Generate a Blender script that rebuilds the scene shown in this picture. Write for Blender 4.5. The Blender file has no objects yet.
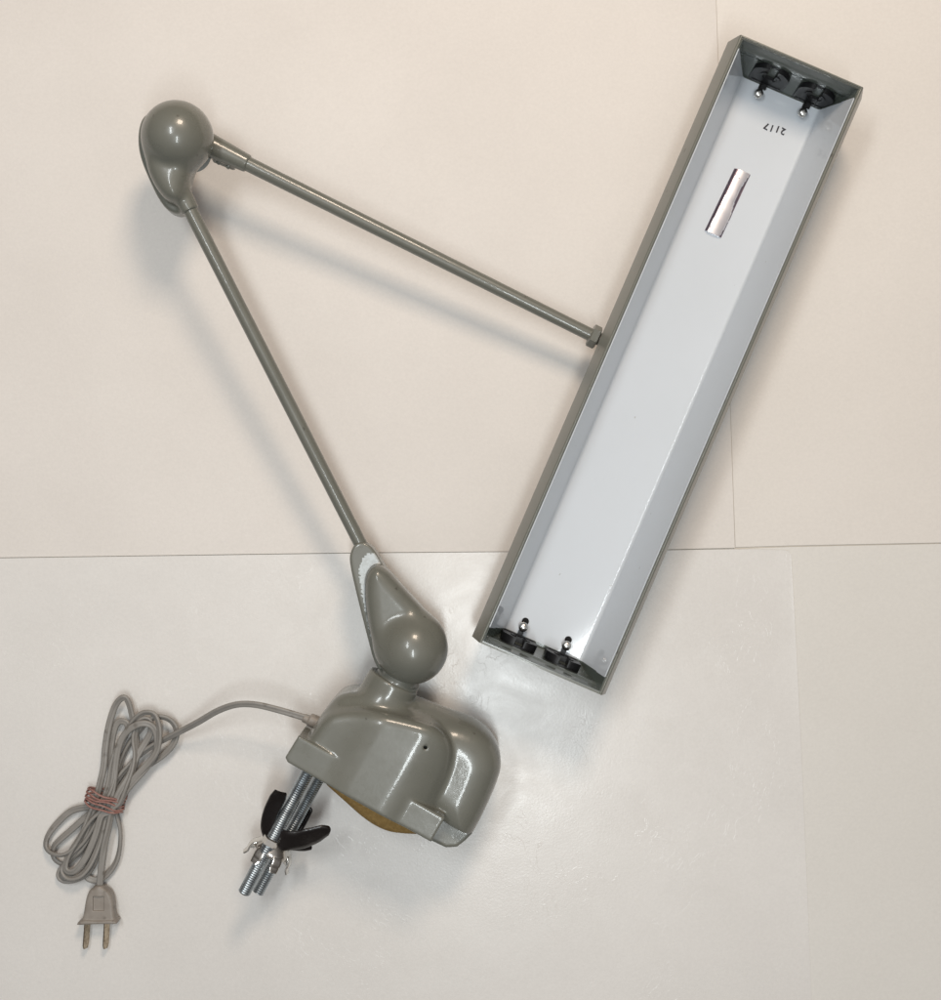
import bpy, math, random
import numpy as np
from mathutils import Vector, Matrix

# ------------------------------------------------------------------ scene, camera, light
U = 0.00075            # metres per photo pixel on the paper
H = 1300.0             # camera height in the same pixels
scn = bpy.context.scene
col = scn.collection
cam_d = bpy.data.cameras.new('camera'); cam = bpy.data.objects.new('camera', cam_d); col.objects.link(cam)
cam.location = (0, 0, H*U); cam.rotation_euler = (0, 0, 0)
cam_d.sensor_fit = 'VERTICAL'; cam_d.sensor_height = 24
cam_d.lens = 24*H/1000.0
cam_d.clip_start = 0.01; cam_d.clip_end = 50
scn.camera = cam

world = bpy.data.worlds.new('World'); scn.world = world; world.use_nodes = True
wn = world.node_tree; wn.nodes.clear()
wo = wn.nodes.new('ShaderNodeOutputWorld'); wb = wn.nodes.new('ShaderNodeBackground')
tc = wn.nodes.new('ShaderNodeTexCoord'); sx = wn.nodes.new('ShaderNodeSeparateXYZ'); rp = wn.nodes.new('ShaderNodeValToRGB')
wn.links.new(tc.outputs['Generated'], sx.inputs[0]); wn.links.new(sx.outputs['Z'], rp.inputs[0])
wn.links.new(rp.outputs[0], wb.inputs[0]); wn.links.new(wb.outputs[0], wo.inputs[0])
e = rp.color_ramp.elements
e[0].position = 0.0; e[0].color = (0.10, 0.085, 0.07, 1)
e[1].position = 1.0; e[1].color = (1.0, 0.96, 0.93, 1)
m_ = rp.color_ramp.elements.new(0.55); m_.color = (0.20, 0.185, 0.175, 1)
wb.inputs[1].default_value = 0.55

def area(name, pos, tgt, size, power, colr, sy=None):
    d = bpy.data.lights.new(name, 'AREA'); o = bpy.data.objects.new(name, d); col.objects.link(o)
    o.location = Vector(pos)*U
    o.rotation_euler = (Vector(tgt)-Vector(pos)).to_track_quat('-Z', 'Y').to_euler()
    d.size = size*U
    if sy: d.shape = 'RECTANGLE'; d.size_y = sy*U
    d.energy = power; d.color = colr
area('overhead_lamp', (75, -470, 2000), (75, -470, 0), 130, 5.6, (0.92, 0.985, 1.0), 720)
area('ceiling_lamp', (300, 1380, 1650), (0, 100, 0), 450, 10.4, (1.0, 0.815, 0.645))
area('side_lamp', (-560, 520, 2050), (-560, 520, 0), 200, 6.0, (0.94, 0.985, 1.0), 700)

scn.view_settings.view_transform = 'Standard'; scn.view_settings.look = 'None'
scn.view_settings.exposure = 0.06; scn.view_settings.gamma = 1.0
scn.render.engine = 'CYCLES'

# ------------------------------------------------------------------ helpers
def P(x, y, z=0.0):
    """photo pixel seen at height z -> place in the room (pixel units)"""
    s = (H-z)/H
    return Vector(((x-470.5)*s, (500-y)*s, z))
ORG = {}
def place(o, parent, origin):
    origin = Vector(origin); ORG[o.name] = origin
    if parent is not None:
        o.parent = parent; o.location = (origin-ORG[parent.name])*U
    else:
        o.location = origin*U
def mesh_obj(name, verts, faces, mat, parent=None, smooth=True, origin=None, sharp=None):
    v = np.asarray(verts, dtype=float)
    if origin is None:
        lo, hi = v.min(0), v.max(0); origin = ((lo[0]+hi[0])/2, (lo[1]+hi[1])/2, lo[2])
    vv = (v-np.array(origin))*U
    me = bpy.data.meshes.new(name)
    me.from_pydata([tuple(a) for a in vv], [], [tuple(int(i) for i in f) for f in faces])
    me.update()
    for mm in (mat if isinstance(mat, (list, tuple)) else [mat]): me.materials.append(mm)
    o = bpy.data.objects.new(name, me); col.objects.link(o)
    if smooth:
        me.shade_smooth()
        if sharp: me.set_sharp_from_angle(angle=math.radians(sharp))
    place(o, parent, origin)
    return o
def empty(name, loc):
    o = bpy.data.objects.new(name, None); col.objects.link(o); o.empty_display_size = 0.01
    place(o, None, loc); return o
def tag(o, label=None, cat=None, group=None, kind=None):
    if label: o['label'] = label
    if cat: o['category'] = cat
    if group: o['group'] = group
    if kind: o['kind'] = kind

# --- signed-distance modelling for the cast metal bodies
def smin(a, b, k):
    h = np.clip(0.5+0.5*(b-a)/k, 0, 1); return b*(1-h)+a*h-k*h*(1-h)
def smax(a, b, k): return -smin(-a, -b, k)
def poly_sdf(pts, X, Y):
    pts = [(float(p[0]), float(p[1])) for p in pts]; n = len(pts)
    d = np.full(X.shape, 1e18); s = np.ones(X.shape)
    j = n-1
    for i in range(n):
        xi, yi = pts[i]; xj, yj = pts[j]
        ex, ey = xj-xi, yj-yi; wx, wy = X-xi, Y-yi
        t = np.clip((wx*ex+wy*ey)/(ex*ex+ey*ey+1e-12), 0, 1)
        bx, by = wx-ex*t, wy-ey*t
        d = np.minimum(d, bx*bx+by*by)
        c1 = Y >= yi; c2 = Y < yj; c3 = ex*wy > ey*wx
        flip = (c1 & c2 & c3) | (~c1 & ~c2 & ~c3)
        s = np.where(flip, -s, s); j = i
    return s*np.sqrt(d)
def smooth_poly(pts, it=2):
    for _ in range(it):
        q = []
        for i in range(len(pts)):
            a = pts[i]; b = pts[(i+1) % len(pts)]
            q.append((a[0]*.75+b[0]*.25, a[1]*.75+b[1]*.25)); q.append((a[0]*.25+b[0]*.75, a[1]*.25+b[1]*.75))
        pts = q
    return pts
def slab(pts, X, Y, Z, z0, z1, k, r=0):
    d2 = poly_sdf(pts, X[:, :, :1], Y[:, :, :1])
    return smax(d2+0*Z, np.abs(Z-(z0+z1)/2)-(z1-z0)/2, k)
def cone(X, Y, Z, a, b, ra, rb):
    a = np.array(a); b = np.array(b); ba = b-a
    t = ((X-a[0])*ba[0]+(Y-a[1])*ba[1]+(Z-a[2])*ba[2])/float(ba@ba); t = np.clip(t, 0, 1)
    return np.sqrt((X-a[0]-ba[0]*t)**2+(Y-a[1]-ba[1]*t)**2+(Z-a[2]-ba[2]*t)**2)-(ra+(rb-ra)*t)
def cyl(X, Y, Z, a, b, ra, rb=None, k=1.5):
    if rb is None: rb = ra
    a = np.array(a); b = np.array(b); ba = b-a; L = float(np.linalg.norm(ba)); u = ba/L
    h = (X-a[0])*u[0]+(Y-a[1])*u[1]+(Z-a[2])*u[2]
    q2 = (X-a[0])**2+(Y-a[1])**2+(Z-a[2])**2-h*h
    r = np.sqrt(np.maximum(q2, 0))-(ra+(rb-ra)*np.clip(h/L, 0, 1))
    return smax(r, np.abs(h-L/2)-L/2, k)
def ball(X, Y, Z, c, r): return np.sqrt((X-c[0])**2+(Y-c[1])**2+(Z-c[2])**2)-r
def nets(f, lo, hi, h):
    xs = np.arange(lo[0], hi[0]+h, h); ys = np.arange(lo[1], hi[1]+h, h); zs = np.arange(lo[2], hi[2]+h, h)
    X = xs[:, None, None]; Y = ys[None, :, None]; Z = zs[None, None, :]
    X, Y, Z = np.broadcast_arrays(X, Y, Z)
    D = f(X, Y, Z); D = np.broadcast_to(D, (len(xs), len(ys), len(zs))); D = np.where(np.abs(D) < 1e-6, 1e-6, D)
    S = D < 0
    nx, ny, nz = D.shape
    cor = [(i, j, k) for i in (0, 1) for j in (0, 1) for k in (0, 1)]
    def c(A, o): return A[o[0]:nx-1+o[0], o[1]:ny-1+o[1], o[2]:nz-1+o[2]]
    cnt = sum(c(S, o).astype(np.int8) for o in cor)
    act = (cnt > 0) & (cnt < 8)
    idx = np.full(act.shape, -1, dtype=np.int64); I = np.argwhere(act); idx[act] = np.arange(len(I))
    acc = np.zeros((len(I), 3)); num = np.zeros(len(I))
    for a in cor:
        for ax in range(3):
            if a[ax]: continue
            b = list(a); b[ax] = 1
            da = D[I[:, 0]+a[0], I[:, 1]+a[1], I[:, 2]+a[2]]; db = D[I[:, 0]+b[0], I[:, 1]+b[1], I[:, 2]+b[2]]
            m = (da < 0) != (db < 0); t = np.where(m, da/np.where(m, da-db, 1), 0)
            p = np.tile(np.array(a, float), (len(I), 1)); p[:, ax] = t
            acc[m] += p[m]; num[m] += 1
    V = (I+acc/num[:, None])*h+np.array([xs[0], ys[0], zs[0]])
    F = []
    for ax in range(3):
        u, v = [(1, 2), (2, 0), (0, 1)][ax]
        sl0 = [slice(None)]*3; sl1 = [slice(None)]*3
        sl0[ax] = slice(0, -1); sl1[ax] = slice(1, None)
        A = S[tuple(sl0)]; B = S[tuple(sl1)]
        E = np.argwhere(A != B)
        sh = np.array(D.shape)
        ok = (E[:, u] > 0) & (E[:, v] > 0) & (E[:, u] < sh[u]-1) & (E[:, v] < sh[v]-1)
        E = E[ok]; sg = A[E[:, 0], E[:, 1], E[:, 2]]
        def g(du, dv):
            q = E.copy(); q[:, u] -= du; q[:, v] -= dv; return idx[q[:, 0], q[:, 1], q[:, 2]]
        q = np.stack([g(1, 1), g(0, 1), g(0, 0), g(1, 0)], 1)
        q[~sg] = q[~sg][:, ::-1]
        F.append(q)
    return V, np.concatenate(F)
def sdf_obj(name, f, lo, hi, h, mat, parent):
    V, F = nets(f, lo, hi, h)
    return mesh_obj(name, V, F, mat, parent)

# --- sweeps, lathes, prisms
def catmull(pts, n=8, closed=False):
    pts = [np.array(p, float) for p in pts]; out = []; N = len(pts)
    rng = N if closed else N-1
    for i in range(rng):
        if closed: p0, p1, p2, p3 = pts[(i-1) % N], pts[i], pts[(i+1) % N], pts[(i+2) % N]
        else: p0, p1, p2, p3 = pts[max(i-1, 0)], pts[i], pts[i+1], pts[min(i+2, N-1)]
        for k in range(n):
            t = k/n
            out.append(0.5*((2*p1)+(-p0+p2)*t+(2*p0-5*p1+4*p2-p3)*t*t+(-p0+3*p1-3*p2+p3)*t**3))
    if not closed: out.append(pts[-1])
    return out
def sweep(path, section, up=None, roll=None, closed=False, scale=None):
    """sweep a 2D section (list of (a,b)) along a path; section a is sideways, b is up"""
    P_ = np.array(path); n = len(P_); m = len(section); V = []
    T = np.zeros_like(P_)
    if closed: T = np.roll(P_, -1, 0)-np.roll(P_, 1, 0)
    else:
        T[1:-1] = P_[2:]-P_[:-2]; T[0] = P_[1]-P_[0]; T[-1] = P_[-1]-P_[-2]
    T /= np.linalg.norm(T, axis=1)[:, None]+1e-12
    ref = np.array(up if up is not None else (0, 0, 1.0))
    for i in range(n):
        s = np.cross(T[i], ref); s /= np.linalg.norm(s)+1e-12
        b = np.cross(s, T[i])
        r = roll[i] if roll is not None else 0
        s2 = s*math.cos(r)+b*math.sin(r); b2 = -s*math.sin(r)+b*math.cos(r)
        k = scale[i] if scale is not None else (1, 1)
        for (a, c) in section: V.append(P_[i]+s2*a*k[0]+b2*c*k[1])
    F = []
    for i in range(n if closed else n-1):
        for j in range(m):
            a = i*m+j; b_ = i*m+(j+1) % m; i2 = (i+1) % n
            F.append((a, i2*m+j, i2*m+(j+1) % m, b_))
    if not closed:
        F.append(tuple(range(m))); F.append(tuple((n-1)*m+j for j in reversed(range(m))))
    return V, F
def circle(r, n=14, ry=None): return [(r*math.cos(2*math.pi*i/n), (ry or r)*math.sin(2*math.pi*i/n)) for i in range(n)]
def merge(parts):
    V = []; F = []
    for v, f in parts:
        o = len(V); V += [tuple(p) for p in v]; F += [tuple(i+o for i in q) for q in f]
    return V, F
def lathe(a, b, prof, n=28):
    """prof: list of (distance along a->b, radius)"""
    a = np.array(a, float); b = np.array(b, float); t = (b-a)/np.linalg.norm(b-a)
    s = np.cross(t, (0, 0, 1.0)); 
    if np.linalg.norm(s) < 1e-3: s = np.array((1.0, 0, 0))
    s /= np.linalg.norm(s); c = np.cross(s, t); V = []
    for h, r in prof:
        for i in range(n):
            q = 2*math.pi*i/n; V.append(a+t*h+(s*math.cos(q)+c*math.sin(q))*r)
    F = []
    for k in range(len(prof)-1):
        for i in range(n): F.append((k*n+i, k*n+(i+1) % n, (k+1)*n+(i+1) % n, (k+1)*n+i))
    F.append(tuple(range(n))[::-1]); F.append(tuple((len(prof)-1)*n+i for i in range(n)))
    return V, F
def prism(pts, f0, f1):
    n = len(pts); V = [f0(p) for p in pts]+[f1(p) for p in pts]
    F = [tuple(range(n))[::-1], tuple(range(n, 2*n))]+[(i, (i+1) % n, n+(i+1) % n, n+i) for i in range(n)]
    return V, F

# ------------------------------------------------------------------ materials
def mat(name, base, rough=0.5, metal=0.0, coat=0.0, coat_rough=0.1, bump=None, var=None, spec=None, rvar=None):
    m = bpy.data.materials.new(name); m.use_nodes = True; nt = m.node_tree; b = nt.nodes['Principled BSDF']
    b.inputs['Base Color'].default_value = (*base, 1); b.inputs['Roughness'].default_value = rough
    b.inputs['Metallic'].default_value = metal; b.inputs['Coat Weight'].default_value = coat
    b.inputs['Coat Roughness'].default_value = coat_rough
    if spec is not None: b.inputs['Specular IOR Level'].default_value = spec
    t = nt.nodes.new('ShaderNodeTexCoord')
    def noise(scale, detail=4, rgh=0.6):
        n = nt.nodes.new('ShaderNodeTexNoise'); n.inputs['Scale'].default_value = scale
        n.inputs['Detail'].default_value = detail; n.inputs['Roughness'].default_value = rgh
        nt.links.new(t.outputs['Object'], n.inputs['Vector']); return n
    if bump:
        n = noise(bump[0]); bp = nt.nodes.new('ShaderNodeBump'); bp.inputs['Strength'].default_value = bump[1]
        bp.inputs['Distance'].default_value = bump[2] if len(bump) > 2 else 0.001
        nt.links.new(n.outputs['Fac'], bp.inputs['Height']); nt.links.new(bp.outputs[0], b.inputs['Normal'])
        if coat: nt.links.new(bp.outputs[0], b.inputs['Coat Normal'])
    if var:   # (scale, second colour, low, high)
        n = noise(var[0], 6); r = nt.nodes.new('ShaderNodeValToRGB')
        r.color_ramp.elements[0].position = var[2]; r.color_ramp.elements[0].color = (*base, 1)
        r.color_ramp.elements[1].position = var[3]; r.color_ramp.elements[1].color = (*var[1], 1)
        nt.links.new(n.outputs['Fac'], r.inputs[0]); nt.links.new(r.outputs[0], b.inputs['Base Color'])
    if rvar:  # (scale, low, high)
        n = noise(rvar[0], 5); mr = nt.nodes.new('ShaderNodeMapRange')
        mr.inputs['From Min'].default_value = 0.35; mr.inputs['From Max'].default_value = 0.65
        mr.inputs['To Min'].default_value = rvar[1]; mr.inputs['To Max'].default_value = rvar[2]
        nt.links.new(n.outputs['Fac'], mr.inputs[0]); nt.links.new(mr.outputs[0], b.inputs['Roughness'])
    return m
PAINT = mat('grey_enamel', (0.150, 0.152, 0.130), 0.34, coat=0.42, coat_rough=0.08, bump=(260, 0.10, 0.0004),
            var=(45, (0.160, 0.161, 0.138), 0.40, 0.70), rvar=(60, 0.24, 0.40))
PAINT_SHADE = mat('grey_enamel_sheet', (0.158, 0.162, 0.140), 0.35, coat=0.3, coat_rough=0.12, bump=(120, 0.08, 0.0004),
            var=(30, (0.150, 0.154, 0.133), 0.40, 0.70))
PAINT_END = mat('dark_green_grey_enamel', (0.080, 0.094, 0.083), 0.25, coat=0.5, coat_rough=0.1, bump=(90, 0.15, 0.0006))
BARE = mat('bare_aluminium', (0.42, 0.44, 0.44), 0.45, 0.5, bump=(1400, 0.4, 0.0003), var=(500, (0.34, 0.35, 0.34), 0.45, 0.75))
WHITE = mat('white_enamel', (0.575, 0.615, 0.660), 0.50, coat=0.9, coat_rough=0.06, var=(14, (0.56, 0.60, 0.642), 0.4, 0.7))
BLACK = mat('black_bakelite', (0.007, 0.007, 0.008), 0.42, coat=0.0, bump=(200, 0.15, 0.0004), spec=0.35)
HOLE = mat('slot_black', (0.004, 0.004, 0.004), 0.9)
SCREW = mat('nickel_screw', (0.62, 0.62, 0.60), 0.28, 1.0)
FOIL = mat('foil', (0.86, 0.83, 0.85), 0.20, 1.0, bump=(90, 0.10, 0.0004), rvar=(120, 0.28, 0.36))
FOIL_DARK = mat('foil_reflection_and_flecks', (0.22, 0.17, 0.20), 0.30, 1.0, bump=(160, 0.2, 0.0004))  # dark reflection painted as colour on the strip's edges; also colours scattered flecks
INK = mat('black_ink', (0.02, 0.02, 0.03), 0.6)
ZINC = mat('zinc_plated', (0.50, 0.56, 0.60), 0.36, 1.0, bump=(700, 0.2, 0.0003), var=(120, (0.28, 0.31, 0.34), 0.4, 0.7))
CHROME = mat('nickel_plated', (0.72, 0.70, 0.66), 0.18, 1.0, bump=(300, 0.2, 0.0005))
BLKPAINT = mat('black_japan', (0.008, 0.006, 0.006), 0.30, coat=0.25, coat_rough=0.12, bump=(220, 0.35, 0.0008))
FELT = mat('brown_felt', (0.36, 0.235, 0.09), 0.95, bump=(2500, 0.8, 0.001), var=(400, (0.24, 0.15, 0.055), 0.35, 0.75), spec=0.1)
CORD = mat('grey_vinyl', (0.27, 0.255, 0.236), 0.42, bump=(300, 0.15, 0.0004), var=(60, (0.225, 0.212, 0.195), 0.4, 0.7))
PLUGM = mat('plug_vinyl', (0.28, 0.25, 0.22), 0.45, bump=(250, 0.2, 0.0005), var=(120, (0.22, 0.19, 0.165), 0.4, 0.75))
BRASS = mat('tarnished_brass', (0.55, 0.47, 0.36), 0.30, 1.0, var=(350, (0.26, 0.20, 0.14), 0.45, 0.70))
BAND = mat('red_rubber', (0.27, 0.125, 0.105), 0.6, bump=(600, 0.4, 0.0006), var=(300, (0.36, 0.21, 0.18), 0.4, 0.7))
BAND.node_tree.nodes['Principled BSDF'].inputs['Alpha'].default_value = 1.0

def specks(m, scale, share, size, colr, amount=.7):
    nt = m.node_tree; b = nt.nodes['Principled BSDF']; src = b.inputs['Base Color'].links[0].from_socket if b.inputs['Base Color'].links else None
    t = nt.nodes.new('ShaderNodeTexCoord'); w = nt.nodes.new('ShaderNodeTexNoise'); w.inputs['Scale'].default_value = scale*4
    ad = nt.nodes.new('ShaderNodeVectorMath'); ad.operation = 'MULTIPLY_ADD'; nt.links.new(t.outputs['Object'], w.inputs['Vector'])
    nt.links.new(w.outputs['Color'], ad.inputs[0]); ad.inputs[1].default_value = (.35/scale,)*3; nt.links.new(t.outputs['Object'], ad.inputs[2])
    v = nt.nodes.new('ShaderNodeTexVoronoi'); v.inputs['Scale'].default_value = scale; nt.links.new(ad.outputs[0], v.inputs['Vector'])
    sc = nt.nodes.new('ShaderNodeSeparateColor'); nt.links.new(v.outputs['Color'], sc.inputs[0])
    g = nt.nodes.new('ShaderNodeMath'); g.operation = 'LESS_THAN'; g.inputs[1].default_value = share; nt.links.new(sc.outputs[0], g.inputs[0])
    mr = nt.nodes.new('ShaderNodeMapRange'); mr.inputs['From Min'].default_value = size*.5; mr.inputs['From Max'].default_value = size
    mr.inputs['To Min'].default_value = amount; mr.inputs['To Max'].default_value = 0; nt.links.new(v.outputs['Distance'], mr.inputs[0])
    mu = nt.nodes.new('ShaderNodeMath'); mu.operation = 'MULTIPLY'; nt.links.new(g.outputs[0], mu.inputs[0]); nt.links.new(mr.outputs[0], mu.inputs[1])
    mx = nt.nodes.new('ShaderNodeMix'); mx.data_type = 'RGBA'; nt.links.new(mu.outputs[0], mx.inputs['Factor'])
    if src: nt.links.new(src, mx.inputs[6])
    else: mx.inputs[6].default_value = b.inputs['Base Color'].default_value
    mx.inputs[7].default_value = (*colr, 1); nt.links.new(mx.outputs[2], b.inputs['Base Color'])
specks(PAINT, 105, .16, .13, (.055, .048, .04), .6); specks(PAINT_SHADE, 80, .25, .16, (.05, .045, .035), .7)
specks(WHITE, 110, .12, .09, (.25, .23, .20), .5); specks(CORD, 120, .35, .30, (.10, .085, .07), .5); specks(PLUGM, 160, .35, .28, (.10, .08, .06), .45)

def paper_mat(name, base, second, gloss, grough, seed):
    m = bpy.data.materials.new(name); m.use_nodes = True; nt = m.node_tree; N = nt.nodes; Lk = nt.links; b = N['Principled BSDF']
    t = N.new('ShaderNodeTexCoord'); mp = N.new('ShaderNodeMapping'); mp.inputs['Location'].default_value = (seed, seed*.7, 0)
    Lk.new(t.outputs['Object'], mp.inputs[0])
    def noise(scale, detail=5, r=0.6, dist=0):
        n = N.new('ShaderNodeTexNoise'); n.inputs['Scale'].default_value = scale; n.inputs['Detail'].default_value = detail
        n.inputs['Roughness'].default_value = r; n.inputs['Distortion'].default_value = dist
        Lk.new(mp.outputs[0], n.inputs['Vector']); return n
    n1 = noise(5, 5); r1 = N.new('ShaderNodeValToRGB')
    r1.color_ramp.elements[0].position = .35; r1.color_ramp.elements[0].color = (*base, 1)
    r1.color_ramp.elements[1].position = .68; r1.color_ramp.elements[1].color = (*second, 1)
    Lk.new(n1.outputs['Fac'], r1.inputs[0])
    # fine fibre mottling
    n2 = noise(420, 3, .7); r2 = N.new('ShaderNodeMapRange'); r2.inputs['To Min'].default_value = .93; r2.inputs['To Max'].default_value = 1.07
    Lk.new(n2.outputs['Fac'], r2.inputs[0])
    mu = N.new('ShaderNodeVectorMath'); mu.operation = 'SCALE'; Lk.new(r1.outputs[0], mu.inputs[0]); Lk.new(r2.outputs[0], mu.inputs['Scale'])
    # sparse specks of dirt
    v = N.new('ShaderNodeTexVoronoi'); v.inputs['Scale'].default_value = 26; v.inputs['Randomness'].default_value = 1
    Lk.new(mp.outputs[0], v.inputs['Vector'])
    r3 = N.new('ShaderNodeMapRange'); r3.inputs['From Min'].default_value = .016; r3.inputs['From Max'].default_value = .040
    r3.inputs['To Min'].default_value = .55; r3.inputs['To Max'].default_value = 0
    Lk.new(v.outputs['Distance'], r3.inputs[0])
    sc = N.new('ShaderNodeSeparateColor'); Lk.new(v.outputs['Color'], sc.inputs[0])
    g = N.new('ShaderNodeMath'); g.operation = 'GREATER_THAN'; g.inputs[1].default_value = .80; Lk.new(sc.outputs[0], g.inputs[0])
    mm = N.new('ShaderNodeMath'); mm.operation = 'MULTIPLY'; Lk.new(r3.outputs[0], mm.inputs[0]); Lk.new(g.outputs[0], mm.inputs[1])
    mx = N.new('ShaderNodeMix'); mx.data_type = 'RGBA'; Lk.new(mm.outputs[0], mx.inputs['Factor'])
    Lk.new(mu.outputs[0], mx.inputs[6]); mx.inputs[7].default_value = (.16, .13, .11, 1)
    Lk.new(mx.outputs[2], b.inputs['Base Color'])
    b.inputs['Roughness'].default_value = 0.62
    b.inputs['Coat Weight'].default_value = gloss
    # rubbed and scuffed coating
    n4 = noise(22, 6, .65, .8); r4 = N.new('ShaderNodeMapRange'); r4.inputs['From Min'].default_value = .3; r4.inputs['From Max'].default_value = .7
    r4.inputs['To Min'].default_value = grough-.06; r4.inputs['To Max'].default_value = grough+.10
    Lk.new(n4.outputs['Fac'], r4.inputs[0]); Lk.new(r4.outputs[0], b.inputs['Coat Roughness'])
    # bumps: soft cockling, fibres and fine scratches
    n5 = noise(9, 3, .5); n6 = noise(700, 2, .5)
    n7 = noise(46, 3, .6, .9)
    ab = N.new('ShaderNodeMath'); ab.operation = 'SUBTRACT'; ab.inputs[1].default_value = .5; Lk.new(n7.outputs['Fac'], ab.inputs[0])
    ab2 = N.new('ShaderNodeMath'); ab2.operation = 'ABSOLUTE'; Lk.new(ab.outputs[0], ab2.inputs[0])
    sr = N.new('ShaderNodeMapRange'); sr.inputs['From Max'].default_value = .012; sr.inputs['To Min'].default_value = 1; sr.inputs['To Max'].default_value = 0
    Lk.new(ab2.outputs[0], sr.inputs[0])
    msk = noise(14, 3, .6); mr = N.new('ShaderNodeMapRange'); mr.inputs['From Min'].default_value = .52; mr.inputs['From Max'].default_value = .62
    Lk.new(msk.outputs['Fac'], mr.inputs[0])
    sm = N.new('ShaderNodeMath'); sm.operation = 'MULTIPLY'; Lk.new(sr.outputs[0], sm.inputs[0]); Lk.new(mr.outputs[0], sm.inputs[1])
    last = None
    for nn, st, di in ((n5.outputs['Fac'], .22, .004), (n6.outputs['Fac'], .25, .0002), (sm.outputs[0], .22, .0003)):
        bp = N.new('ShaderNodeBump'); bp.inputs['Strength'].default_value = st; bp.inputs['Distance'].default_value = di
        Lk.new(nn, bp.inputs['Height'])
        if last: Lk.new(last.outputs[0], bp.inputs['Normal'])
        prev = last; last = bp
    Lk.new(prev.outputs[0], b.inputs['Normal']); Lk.new(last.outputs[0], b.inputs['Coat Normal'])
    return m
PAPER_UL = paper_mat('paper_matt', (.69, .655, .62), (.735, .70, .665), .10, .50, 1.3)
PAPER_UR = paper_mat('paper_matt_warm', (.71, .675, .635), (.74, .705, .665), .10, .50, 5.1)
PAPER_LC = paper_mat('paper_coated', (.685, .665, .64), (.735, .715, .69), 1.0, .25, 9.2)
PAPER_LR = paper_mat('paper_coated_yellowish', (.69, .668, .63), (.715, .695, .66), .4, .42, 12.4)
TABLE = mat('table_surface', (.60, .55, .48), .6, bump=(60, .2, .001))

# ------------------------------------------------------------------ the setting: table and paper sheets
V = [(-1600, -1600, -14), (1600, -1600, -14), (1600, 1600, -14), (-1600, 1600, -14)]
V += [(x, y, -2.6) for x, y, _ in V]
F = [(3, 2, 1, 0), (4, 5, 6, 7)]+[(i, (i+1) % 4, 4+(i+1) % 4, 4+i) for i in range(4)]
tb = mesh_obj('ground', V, F, TABLE, smooth=False); tag(tb, kind='structure')

def sheet(name, pts, ztop, material, label, curl=None):
    """thin paper: outline in photo pixels, gently waved, laid at height ztop"""
    pw = [P(x, y, 0) for x, y in pts]
    xs = [p.x for p in pw]; ys = [p.y for p in pw]
    import bmesh
    bm = bmesh.new(); step = 22
    nx = int((max(xs)-min(xs))/step)+2; ny = int((max(ys)-min(ys))/step)+2
    vs = [bm.verts.new((p.x, p.y, 0)) for p in pw]; f = bm.faces.new(vs)
    for i in range(1, nx):
        x = min(xs)+i*step; bmesh.ops.bisect_plane(bm, geom=bm.faces[:]+bm.edges[:]+bm.verts[:], plane_co=(x, 0, 0), plane_no=(1, 0, 0))
    for i in range(1, ny):
        y = min(ys)+i*step; bmesh.ops.bisect_plane(bm, geom=bm.faces[:]+bm.edges[:]+bm.verts[:], plane_co=(0, y, 0), plane_no=(0, 1, 0))
    def wave(x, y):
        w = 0.20*math.sin(x*.013+ztop*7)+0.16*math.sin(y*.017+x*.006+ztop*3)
        if curl: w += curl(x, y)
        return w
    for v in bm.verts: v.co.z = ztop+wave(v.co.x, v.co.y)
    bm.normal_update()
    for f in bm.faces:
        if f.normal.z < 0: f.normal_flip()
    r = bmesh.ops.extrude_face_region(bm, geom=bm.faces[:])
    top = {v for v in r['geom'] if isinstance(v, bmesh.types.BMVert)}
    for v in bm.verts:
        if v not in top: v.co.z -= 0.45
    bmesh.ops.recalc_face_normals(bm, faces=bm.faces[:])
    bm.verts.index_update()
    VV = [tuple(v.co) for v in bm.verts]; FF = [tuple(v.index for v in f.verts) for f in bm.faces]; bm.free()
    o = mesh_obj(name, VV, FF, material, sharp=40)
    tag(o, label, 'paper sheet', 'paper sheets laid under the lamp'); return o
sheet('paper_sheet', [(941+420, -420), (714.4, -420), (716.9, 0), (725.0, 230), (735.9, 547.2), (791, 545.6), (941, 542.6), (941+420, 536)][::-1], -1.6, PAPER_UR,
      'matt cream sheet under the top end of the lamp shade, right of the vertical seam')
sheet('paper_sheet', [(-420, -420), (713.4, -420), (716.2, 0), (724.3, 230), (735.2, 547.8), (600, 550.7), (360, 552.5), (0, 557.5), (-420, 565.1)][::-1], -1.3, PAPER_UL,
      'matt off-white sheet under the elbow joint and both lamp arms')
sheet('paper_sheet', [(941+420, 537.2), (941, 543.9), (791, 547), (740, 549), (770, 640), (780, 760), (790, 1420), (941+420, 1420)][::-1], -1.6, PAPER_LR,
      'slightly yellowish sheet in the lower right with nothing lying on it')
rc = [(785-0, 550.0), (789.2, 551.2), (791.2, 555.0)]
sheet('paper_sheet', [(-420, 566), (0, 558.3), (360, 553.3), (600, 551.3), (736, 549.2)]+rc+[(796, 640), (802, 760), (812, 1000), (825, 1420), (-420, 1420)], -0.55, PAPER_LC,
      'glossy white sheet under the clamp base and cord, with one rounded corner',
      curl=lambda x, y: 1.3*math.exp(-((x-(324-y*.045))/9.0)**2)*min(1, max(0, (y+290)/180.0)))

# ------------------------------------------------------------------ the lamp
lamp = empty('desk_lamp', P(395, 760, 0))
tag(lamp, 'grey enamelled swing-arm desk lamp lying on white paper with its long shade facing up', 'lamp')

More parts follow.
